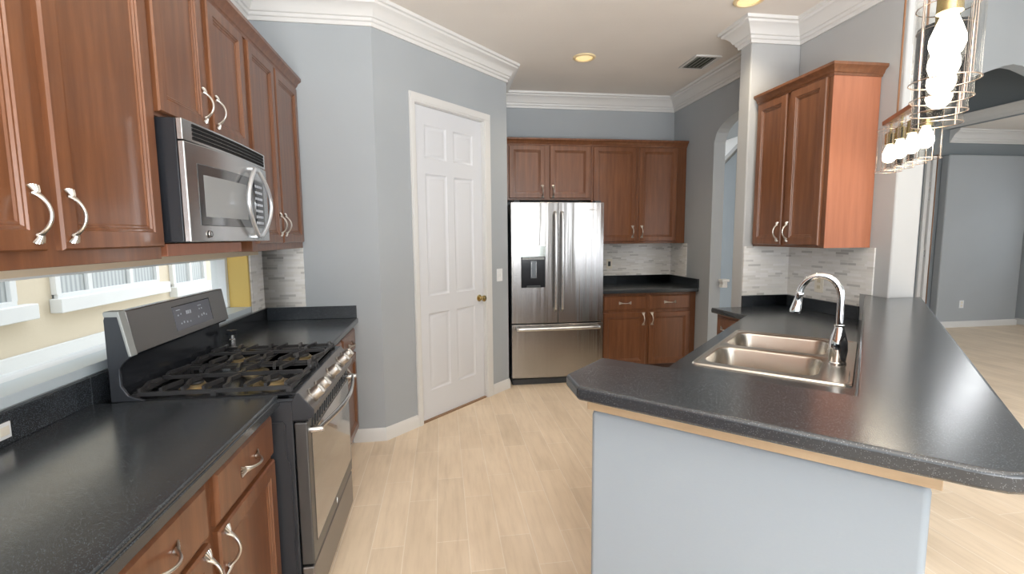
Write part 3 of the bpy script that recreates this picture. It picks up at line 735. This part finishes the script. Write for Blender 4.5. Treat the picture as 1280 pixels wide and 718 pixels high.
for i, (x, hh) in enumerate(((.772, .016), (.782, .011), (.791, .008), (.800, .013), (.810, .008), (.819, .009), (.828, .008))):
    lg.tube([(x, -.0085, 1.708), (x+.003, -.0085, 1.708+hh)], .0016, n=5)
lg.tube([(.768, -.0085, 1.706), (.80, -.009, 1.704), (.835, -.0085, 1.712)], .0012, n=5)
lg.build('brand_mark', M_PLASTW, frd)
for x in (.03, FW_-.09): mbox(x, x+.06, .01, .10, FH, FH+.018).build('hinge_cover', M_DGREY, fr, bevel=.004)

# ------------------------------------------------------------------ alcove cabinets
def alc(name, label, x0, x1, zb, doors, y=4.996, dep=.305):
    t = thing(name, label, 'cabinet', (x0, y, zb)); case(t, x1-x0, dep, 0, 2.415-zb)
    for a, b_, z0, z1, hx, hz_ in doors: door(t, a-x0, b_-x0, z0-zb, z1-zb, hx-x0, hz_-zb)
    cab_crown(t, [(0, 0), (x1-x0, 0)], 2.402-zb)
    return t
alc('wall_cabinet', 'short cherry wall cabinet over the refrigerator', XE+.004, 1.583, 1.838, [(.70, 1.078, 1.857, 2.396, 1.05, 1.925), (1.13, 1.565, 1.857, 2.396, 1.165, 1.925)])
alc('wall_cabinet', 'tall cherry wall cabinet right of the refrigerator in the alcove', 1.585, XR-.004, 1.372, [(1.602, 2.078, 1.395, 2.396, 2.045, 1.50), (2.114, 2.545, 1.395, 2.396, 2.15, 1.50)])
base_cab('dark cherry base cabinet beside the refrigerator, two drawers and two doors', (1.60, 4.715), 0, 1.055, .585,
         [(.03, .495, .688, .838), (.53, .985, .688, .838)], [(.03, .495, .10, .66, .465, .59), (.53, .985, .10, .66, .56, .59)])
t = thing('countertop', 'small black countertop beside the refrigerator in the alcove', 'countertop', (2.1, 4.95, .865))
mbox(1.595, XR-.003, 4.655, YA-.003, .867, CTR).build('slab', M_CTR, t, 'world', bevel=.008, seg=3)
s_ = MB(); s_.box(1.595, XR-.003, YA-.022, YA-.003, CTR, 1.0); s_.box(XR-.022, XR-.003, 4.655, YA-.022, CTR, 1.0); s_.build('backsplash', M_CTR, t, 'world', bevel=.003)
tl = MB(); tl.box(1.575, XR-.010, YA-.010, YA-.001, 1.002, 1.37); tl.box(XR-.010, XR-.001, 4.93, YA-.001, 1.002, 1.37)
tag(tl.build('backsplash_tile', M_TILE), 'beige strip mosaic tile above the small alcove countertop', 'backsplash')
aw_ = thing('wall_outlet', 'small outlet on the alcove tile just right of the refrigerator', 'outlet', (1.90, YA-.011, 1.08))
mbox(-.035, .035, -.005, 0, 0, .115).build('cover_plate', M_PLASTIC, aw_, bevel=.002); mbox(-.015, .015, -.008, -.005, .03, .085).build('socket', M_DGREY, aw_)

# ------------------------------------------------------------------ right wall cabinet
rc = thing('wall_cabinet', 'cherry wall cabinet above the sink with a side panel coloured as if orange-lit', 'cabinet', (XR-.324, 3.347, 1.372), -PI/2)
RCW = 3.347-2.657
mbox(0, RCW-.004, 0, .320, 0, 1.05).build('cabinet_body', M_CHERRY, rc, bevel=.002)
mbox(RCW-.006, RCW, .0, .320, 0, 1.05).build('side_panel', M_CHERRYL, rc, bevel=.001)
tag(rc.children[-1], 'side panel coloured as if orange-lit')
door(rc, .015, .317, .015, 1.03, .288, .105); door(rc, .352, .655, .015, 1.03, .382, .105)
cab_crown(rc, [(0, 0), (RCW, 0), (RCW, .322)][::1], 1.03)
for ch in rc.children:
    pass

# ------------------------------------------------------------------ peninsula
pw = MB()
pw.prism([(1.127, -.581), (1.127, .118), (3.60, .118), (3.60, .0), (1.25, .0), (1.25, -.581)], 0, .994)
struct(pw.build('wall_peninsula', m_wall('daylit_wall_paint', (.33, .38, .43)), None, 'uv', bevel=.015))  # wall paint made bluer; cool daylight on the peninsula put into its colour
bt_ = thing('bar_top', 'long raised black speckled bar top with clipped corners', 'countertop', tuple(uvw(1.22, 0, 1.03)), PI/4)
def clip_uv(pts): return pts
vE = .269
def on_y(v, Y): return Y*S2+v      # u where y==Y on line v
out = [(1.062, -.585), (1.062, .17), (1.067, .205), (1.085, .235), (1.115, .258), (1.15, vE), (on_y(vE, YEND-.004)-.0, vE),
       ]
# end at the partition wall
pA = (XR+.18, YEND-.004); pB = (XR-.004, YEND-.004); pC = (XR-.004, XR-.004+.014)
def to_uv(p): return ((p[0]+p[1])/S2, (p[0]-p[1])/S2)
out += [to_uv(pA), to_uv(pB), to_uv(pC), (1.39, -.010), (1.39, -.12), (1.375, -.668), (1.145, -.668)]
MB().prism(out, 1.035, BAR).build('slab', M_CTR, bt_, 'uv', bevel=.010, seg=3)
tr = MB(); tr.prism([(1.117, -.586), (1.117, .130), (3.58, .130), (3.58, .1185), (1.1265, .1185), (1.1265, -.5815), (1.25, -.5815), (1.25, -.586)], .996, 1.034)
tr.prism([(1.1265, -.581), (1.1265, .118), (3.58, .118), (3.58, .0), (1.25, .0), (1.25, -.581)], .996, 1.034)
tr.build('wood_trim', M_PLY, bt_, 'uv', bevel=.002)
rs_ = MB(); rs_.prism([(1.375, -.612), (1.375, -.012), (3.735, -.012), (3.735, -.001), (1.2505, -.001), (1.2505, -.581), (1.36, -.612)], .906, 1.034)
rs_.build('riser', M_CTR, bt_, 'uv')
# sink counter
sc_ = thing('countertop', 'lower black countertop around the stainless sink', 'countertop', tuple(uvw(2.4, -.33, .865)), PI/4)
vF = -.655
q = MB()
q.prism([(1.38, vF), (1.38, -.013), (2.105, -.013), (2.105, vF)], .867, CTR)
q.prism([(2.105, vF), (2.105, -.578), (2.945, -.578), (2.945, vF)], .867, CTR)
q.prism([(2.105, -.040), (2.105, -.013), (2.945, -.013), (2.945, -.040)], .867, CTR)
far = [(2.945, vF), to_uv((2.07, 2.07+.926)), to_uv((2.045, 3.10)), to_uv((2.03, YP-.003)), to_uv((XR-.003, YP-.003)), to_uv((XR-.003, XR-.003+.018)), (2.945, -.013)]
q.prism(far, .867, CTR)
q.build('slab', M_CTR, sc_, 'uv')
n_ = MB(); n_.tube([uvw(1.38, vF, .886), uvw(3.58, vF, .886)], (.019, .006), n=10, up=(0, 0, 1)); n_.tube([(2.07, 2.996, .886), (2.045, 3.10, .886), (2.03, YP-.004, .886)], (.019, .006), n=10, up=(0, 0, 1))
n_.build('rounded_edge', M_CTR, sc_, 'world')
s_ = MB(); s_.box(XP+.0, XR-.003, YP-.022, YP-.003, CTR, .992); s_.box(XR-.022, XR-.003, 2.70, YP-.022, CTR, .992); s_.build('backsplash', M_CTR, sc_, 'world', bevel=.003)
tl = MB(); tl.box(XP+.003, XR-.010, YP-.010, YP-.001, .994, 1.371); tl.box(XR-.010, XR-.001, 2.615, YP-.001, 1.075, 1.371); tl.box(XR-.010, XR-.001, 2.71, YP-.001, .994, 1.075)
tag(tl.build('backsplash_tile', M_TILE), 'grey and cream strip mosaic tile behind the faucet', 'backsplash')
ow = thing('wall_outlet', 'cream outlet on the mosaic tile, framed by the faucet arch', 'outlet', (XR-.011, 3.075, 1.045), -PI/2)
mbox(0, .078, -.005, 0, 0, .115).build('cover_plate', M_PLASTIC, ow, bevel=.002)
for z in (.028, .070): mbox(.024, .054, -.008, -.005, z, z+.024).build('socket', mat('socket_cream', (.62, .56, .42), .4) if z < .05 else bpy.data.materials['socket_cream'], ow, bevel=.002)
# cabinets below the sink counter
u0 = uvw(3.30, -.625)
base_cab('cherry sink base cabinet facing the aisle behind the peninsula', (uvw(3.34, -.615).x, uvw(3.34, -.615).y), PI/4+PI, 1.88, .045, [],
         [(.30, .70, .125, .80, .66, .62), (.74, 1.14, .125, .80, .78, .62), (1.20, 1.82, .125, .80, 1.26, .62)])
base_cab('narrow cherry drawer cabinet where the sink counter meets the pier', (2.075, YP-.006), -PI/2, .30, .50, [(.02, .28, .688, .838)], [(.02, .28, .125, .67, .05, .60)])

# sink
sk = thing('kitchen_sink', 'drop-in stainless double-bowl sink', 'sink', tuple(uvw(2.525, -.31, CTR)), PI/4)
def rrect(x0, x1, y0, y1, r, z, n=6):
    r = max(r, .0005); o_ = []
    for cx_, cy_, a0 in ((x1-r, y1-r, 0), (x0+r, y1-r, PI/2), (x0+r, y0+r, PI), (x1-r, y0+r, 1.5*PI)):
        for i in range(n+1):
            a = a0+PI/2*i/n; o_.append((cx_+r*math.cos(a), cy_+r*math.sin(a), z))
    return o_
ZS = CTR+.006
sx0, sx1, sy0, sy1 = 2.085, 2.965, -.592, -.024
def bowl(cu0, cu1, cv0, cv1, bu0, bu1, bv0, bv1):
    b = MB(); lps = [rrect(cu0, cu1, cv0, cv1, .001, ZS), rrect(bu0-.012, bu1+.012, bv0-.012, bv1+.012, .075, ZS), rrect(bu0-.004, bu1+.004, bv0-.004, bv1+.004, .068, ZS-.003), rrect(bu0, bu1, bv0, bv1, .062, ZS-.012),
         rrect(bu0+.012, bu1-.012, bv0+.012, bv1-.012, .06, ZS-.15), rrect(bu0+.035, bu1-.035, bv0+.035, bv1-.035, .05, ZS-.175), rrect(bu0+.10, bu1-.10, bv0+.16, bv1-.16, .03, ZS-.18)]
    b.loft(lps, cap0=False, cap1=True); return b
deck = MB()
um = 2.515
ledge = -.115
deck.box(sx0, sx1, ledge, sy1, ZS-.004, ZS)
deck.loft([rrect(sx0-.004, sx1+.004, sy0-.004, sy1+.004, .03, CTR+.0005), rrect(sx0, sx1, sy0, sy1, .03, ZS+.0015), rrect(sx0+.010, sx1-.010, sy0+.010, sy1-.010, .025, ZS+.0015), rrect(sx0+.014, sx1-.014, sy0+.014, sy1-.014, .022, ZS)], cap0=False, cap1=False)
deck.build('deck_rim', M_SINK, sk, 'uv')
e_ = .008
bowl(sx0+e_, um, sy0+e_, ledge, 2.150, 2.475, -.560, -.140).build('bowl', M_SINK, sk, 'uv')
bowl(um, sx1-e_, sy0+e_, ledge, 2.555, 2.895, -.560, -.140).build('bowl', M_SINK, sk, 'uv')
for cu in (2.3125, 2.725): 
    c_ = uvw(cu, -.35, ZS-.179); MB().lathe([(.042, 0), (.042, .002), (.030, .001), (.02, -.001), (0, -.001)], c_, n=20).build('drain', M_STEELP, sk, 'world')

# faucet
FB = uvw(2.418, -.085, ZS)
fc = thing('faucet', 'chrome gooseneck pull-down faucet on the sink ledge', 'faucet', tuple(FB), PI/4)
MB().lathe([(.034, 0), (.034, .006), (.031, .010), (.033, .03), (.036, .06), (.034, .095), (.026, .125), (.019, .150), (.018, .158), (.020, .160), (.020, .166), (.016, .168)], n=28).build('faucet_body', M_CHROME, fc)
nk = [(0, 0, .166), (0, 0, .255)]; Rn = .075
for i in range(17):
    a = PI*i/16*.97; nk.append((0, Rn-Rn*math.cos(a), .285+Rn*1.15*math.sin(a)))
MB().tube(nk, .0135, n=16, up=(1, 0, 0)).build('neck', M_CHROME, fc)
ex = Vector(nk[-1]); dr_ = Vector((0, .16, -1)).normalized()
MB().lathe([(.0135, -.004), (.0165, .002), (.0165, .008), (.015, .012), (.017, .04), (.023, .078), (.023, .088), (.016, .090), (0, .090)], ex, dr_, 22).build('spray_head', M_CHROME, fc)
l_ = MB(); l_.tube([(.02, 0, .07), (.05, -.004, .075), (.072, -.006, .10), (.080, -.006, .135)], [.010, .008, .006, .005], n=10); l_.build('lever', M_CHROME, fc)

# ------------------------------------------------------------------ ceiling fixtures
for (x, y, lab) in ((1.255, 4.19, 'recessed ceiling light above the refrigerator, farther of two'), (2.04, 3.07, 'recessed ceiling light at the top picture edge, nearer of two')):
    t = thing('recessed_light', lab, 'ceiling light', (x, y, ZC-.012), 0)
    ld = bpy.data.lights.new('can_glow', 'SPOT'); ld.energy = 22; ld.color = (1, .84, .62); ld.spot_size = 2.3; ld.spot_blend = .7; ld.shadow_soft_size = .07
    lo = bpy.data.objects.new('can_glow', ld); COL.objects.link(lo); lo.parent = t; lo.location = (0, 0, -.02)
    MB().lathe([(.098, .012), (.098, .006), (.090, 0), (.076, 0), (.072, .006), (.074, .0119)], n=32).build('trim_ring', M_CANW, t)
    MB().lathe([(.074, .0119), (.07, .0095), (.03, .0085), (0, .008)], n=32).build('lens', mat('warm_lens', (.85, .74, .48), .4, emit=(1, .72, .35), es=.6) if not bpy.data.materials.get('warm_lens') else bpy.data.materials['warm_lens'], t)
vt = thing('ceiling_vent', 'slatted air vent in the ceiling near the alcove crown', 'vent', (2.315, 4.17, ZC-.012), 0)
v_ = MB(); v_.box(-.12, .12, -.16, -.135, 0, .012); v_.box(-.12, .12, .135, .16, 0, .012); v_.box(-.12, -.095, -.135, .135, 0, .012); v_.box(.095, .12, -.135, .135, 0, .012); v_.build('frame', M_WHITE, vt, bevel=.002)
mbox(-.095, .095, -.135, .135, .009, .0118).build('duct_opening', mat('vent_dark', (.05, .06, .05), .8), vt)
for i in range(5):
    x = -.076+i*.038; MB().prism_y([(x-.010, .001), (x-.008, .0), (x+.008, .008), (x+.006, .009)], -.135, .135).build('slat', mat('vent_slat', (.40, .42, .38), .5) if i == 0 else bpy.data.materials['vent_slat'], vt)

# ------------------------------------------------------------------ linear pendants over the bar
def pendant(name, label, p0, p1, n=5, zb=1.785):
    p0 = Vector(p0); p1 = Vector(p1); ang = math.atan2(p1.y-p0.y, p1.x-p0.x); L_ = (p1-p0).length
    t = thing(name, label, 'pendant light', ((p0.x+p1.x)/2, (p0.y+p1.y)/2, zb), ang, 'linear glass pendants over the bar')
    ztop = 2.065-zb
    bar_ = mbox(-L_/2-.08, L_/2+.08, -.022, .022, ztop, ztop+.024).build('cross_bar', M_COPPER, t, bevel=.003)
    for x in (-.16, .16):
        MB().tube([(x, 0, ztop+.024), (x, 0, 1.2)], .005, n=8).build('hanging_rod', M_COPPER, t)
    for i in range(n):
        x = -L_/2+L_*i/(n-1)
        R_ = .061; H0, H1 = 0.0, .235
        g = MB(); prof = [(R_, H0), (R_, H1), (R_-.003, H1), (R_-.003, H0)]
        nseg = 32
        loops = [[(x+r*math.cos(2*PI*j/nseg), r*math.sin(2*PI*j/nseg), z) for j in range(nseg)] for r, z in prof]
        g.loft(loops, wrap=True)
        sh = g.build('glass_shade', M_GLASS, t)
        cg = MB()
        for z in (H0, H1*.96): cg.ring((x, 0, z), R_+.002, .0014, n=32)
        for k_ in range(4):
            a = PI/4+PI/2*k_; cg.tube([(x+(R_+.002)*math.cos(a), (R_+.002)*math.sin(a), H0), (x+(R_+.002)*math.cos(a), (R_+.002)*math.sin(a), H1)], .0014, n=6)
        cg.tube([(x-R_-.02, 0, H1*.93), (x+R_+.02, 0, H1*.93)], .002, n=6)
        cg.build('wire_cage', M_WIRE, sh)
        sk_ = MB().lathe([(.024, .148), (.024, .205), (.012, .212), (.006, .214), (.006, ztop)], (x, 0, 0), n=18).build('socket', M_BRASS, t)
        bl = MB().lathe([(0, .048), (.014, .050), (.027, .062), (.033, .080), (.032, .096), (.023, .122), (.016, .140), (.014, .150), (0, .150)], (x, 0, 0), n=20).build('bulb', M_BULB, t)
        ld = bpy.data.lights.new('bulb_glow', 'POINT'); ld.energy = .15; ld.color = (1, .82, .58); ld.shadow_soft_size = .03
        lo = bpy.data.objects.new('bulb_glow', ld); COL.objects.link(lo); lo.parent = t; lo.location = (x, 0, .028)
    return t
def camxy(d, lat): return (d*math.sin(YAW)+lat*math.cos(YAW), d*math.cos(YAW)-lat*math.sin(YAW), 0)
a0 = Vector((1.13, .97, 0)); dirn = Vector((math.sin(math.radians(48.4)), math.cos(math.radians(48.4)), 0))
pendant('linear_pendant', 'clear glass linear pendant nearest the camera, large at the top right', a0, a0+dirn*.56, n=4, zb=1.80)
pendant('linear_pendant', 'clear glass linear pendant farther along the bar, hanging by the cabinet', (2.21, 1.96, 0), (2.46, 2.38, 0), n=4, zb=1.80)

# ------------------------------------------------------------------ small far details
ow = thing('wall_outlet', 'white outlet low on the far living room wall', 'outlet', (7.92, 6.249, .30))
mbox(-.04, .04, -.005, 0, 0, .12).build('cover_plate', M_PLASTW, ow, bevel=.002)
for z in (.02, .07): mbox(-.018, .018, -.008, -.005, z, z+.03).build('socket', M_PLASTIC, ow, bevel=.002)
ar = thing('wall_bracket', 'small white stepped bracket on the arch jamb above the counter', 'bracket', (XR+.125, 4.47, .93))
b_ = MB(); b_.box(-.03, .05, -.075, 0, .06, .085); b_.box(-.015, .035, -.06, 0, .03, .06); b_.box(-.02, .04, -.055, 0, 0, .03); b_.build('bracket_body', M_WHITE, ar, bevel=.004)
